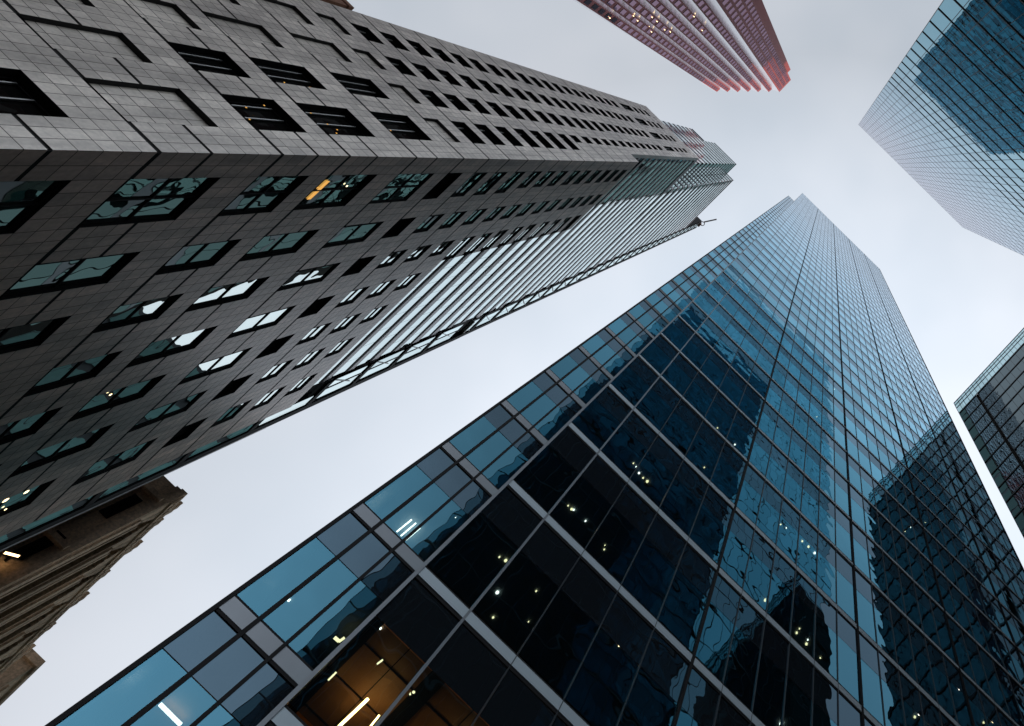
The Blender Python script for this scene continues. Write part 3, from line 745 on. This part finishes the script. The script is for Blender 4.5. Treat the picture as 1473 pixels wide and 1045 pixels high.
for (x, y) in ((877, 26), (911, 23), (917, 30), (938, 25), (945, 31), (934, 38), (937, 46), (956, 43), (964, 46), (998, 24), (1010, 44)):
    c0 = [RM[0][j]*(x-PX)/F+RM[1][j]*(y-PY)/F+RM[2][j] for j in range(3)]
    k = min((abs(-54.6/c0[0]*c0[1]-9.8), -54.6/c0[0], 1), (abs(-51.6/c0[0]*c0[1]-7.2), -51.6/c0[0], 2), (abs(-48.6/c0[0]*c0[1]-4.2), -48.6/c0[0], 3), (abs(-42.6/c0[0]*c0[1]+1.7), -42.6/c0[0], 4))[1]*0.998
    X, Yq, Z = [q*k for q in c0]; mb = MB(); mb.box(X, X+0.1, Yq-0.08, Yq+0.08, Z-0.25, Z+0.25); mb.build('room_lamp', M['lampy'], PT)

# =================================================================== OLD STONE BUILDING
OB = thing('stone_building', 'old carved limestone building with pinnacled parapet in the lower left corner', 'old building', (-16, 44, 0))
FO, FOE = Face('x', -12.3, 1), Face('y', 36.9, -1)
body = MB(); body.box(-24, -12.75, 37.2, 56, -ZO, 38.5); body.build('wall', M['limestone'], OB)
ew = MB(); FOE.box(ew, -24, -12.6, -ZO, 38.55, -0.4, 0.0); FOE.box(ew, -12.95, -12.32, -ZO, 38.6, -0.3, 0.06); FOE.box(ew, -14.7, -13.9, -ZO, 37.9, -0.2, 0.10)
for z_ in (20, 26.5, 33.0, 37.3): FOE.box(ew, -24, -12.6, z_, z_+0.25, -0.2, 0.2)
ew.build('end_wall', M['limestone'], OB)
for k in range(9):
    z_ = 8+k*3.4
    for x_ in (-16.9, -15.5, -13.6):
        ow = MB(); FOE.box(ow, x_, x_+0.55, z_, z_+1.7, 0.005, 0.03); ow.build('window', M['dglass'], OB)
k = 0; y = 36.95
while y < 55:
    pr = MB()
    FO.box(pr, y, y+0.55, -ZO, 38.2, -0.5, 0.0); FO.box(pr, y+0.12, y+0.43, -ZO, 36.4, 0.0, 0.12)
    FO.box(pr, y+0.62, y+0.78, -ZO, 37.2, -0.5, -0.1); FO.box(pr, y+1.25, y+1.41, -ZO, 37.2, -0.5, -0.1)
    # pointed arch head between the piers
    for s in range(5):
        h0 = 36.6+s*0.25; inw = 0.12*s
        FO.box(pr, y+0.55, y+0.60+inw, h0, h0+0.25, -0.4, 0.02-0.002*s); FO.box(pr, y+1.85-0.05-inw, y+1.85, h0, h0+0.25, -0.4, 0.02-0.002*s)
    pr.build('pier', M['limestone'], OB)
    sp_ = MB()
    zf = 2.0
    while zf < 35:
        FO.box(sp_, y+0.8, y+1.24, zf, zf+1.1, -0.5, -0.28); zf += 3.6
    sp_.build('spandrel', M['limestone'], OB)
    pn_ = MB(); pz = 38.6 if k % 2 else 38.9
    q0 = y+0.1 if k else y+1.0; FO.box(pn_, q0, q0+0.34, 38.2, pz, -0.35, 0.06); FO.box(pn_, q0+0.06, q0+0.28, pz, pz+0.3, -0.28, 0.03); FO.box(pn_, q0+0.12, q0+0.22, pz+0.3, pz+0.55, -0.2, -0.03)
    pn_.build('pinnacle', M['limestone'], OB)
    y += 1.85; k += 1
cn = MB()
FO.box(cn, 36.9, 55, 37.8, 38.25, -0.6, 0.10); FO.box(cn, 36.9, 55, 38.25, 38.5, -0.5, 0.08); FO.box(cn, 36.9, 55, 38.5, 38.75, -0.4, 0.0); FO.box(cn, 36.9, 55, 30.2, 30.45, -0.5, -0.2)
for q in range(50): FO.box(cn, 36.95+q*0.36, 37.1+q*0.36, 38.0, 38.24, 0.1, 0.14)
cn.build('cornice', M['limestone'], OB)
pv = MB(); pv.box(-13.5, -11.75, 49.7, 56, -ZO, 39.9); pv.box(-13.5, -11.6, 49.55, 56, 39.9, 40.3)
for q in range(8): pv.box(-11.76, -11.62, 50.0+q*0.8, 50.3+q*0.8, -ZO, 39.0)
pv.build('corner_pavilion', M['limestone'], OB)
og = MB(); FO.quad(og, 36.95, 55, -ZO, 37.0, -0.44); og.build('window_glazing', M['dglass'], OB)
LM = thing('wall_lamp', 'lit bar lamp on the dark end wall of the old stone building', 'wall lamp', (-13.35, 36.6, 31.4+ZO))
mb = MB(); mb.bar((-13.56, 36.5, 31.25), (-13.12, 36.5, 31.5), 0.07, 0.05); mb.build('tube', M['lampf'], LM)
mb = MB(); mb.bar((-13.6, 36.58, 31.33), (-13.1, 36.58, 31.60), 0.14, 0.05); mb.box(-13.4, -13.3, 36.6, 36.9, 31.38, 31.48); mb.build('bracket', M['frame'], LM)

# brown block glimpsed behind the granite tower
BB = thing('brick_building', 'sliver of a brown brick building showing behind the granite tower at the top edge', 'building', (-36, 20, 0))
mb = MB(); mb.box(-45, -28, 13.75, 30, -ZO, 42); mb.build('wall', M['brick'], BB)
mb = MB(); mb.box(-45.2, -27.9, 13.68, 30.2, 42, 42.4); mb.build('cornice', M['brick'], BB)
mb = MB()
for k in range(7):
    for j in range(9): mb.box(-44+k*2.3, -42.9+k*2.3, 13.70, 13.76, 4+j*4.1, 6.2+j*4.1)
mb.build('windows', M['dglass'], BB)

# unseen tower added to shade all but the highest roofs from the low sun
DT = thing('sun_blocker_tower', 'unseen sun-blocking tower added far down the street behind the dark grey glass tower', 'office tower', (720, 0, 0))
mb = MB(); mb.box(700, 740, -57, 150, -ZO, 283); mb.box(702, 740, -65.5, -57, -ZO, 246); mb.box(703, 740, -110, -65.5, -ZO, 290); mb.build('body', M['granite'], DT)
mb = MB()
for j in range(60): mb.box(699.9, 700.0, -56, 149, 6+j*4.5, 8.2+j*4.5)
mb.build('window_band', M['dglass'], DT)
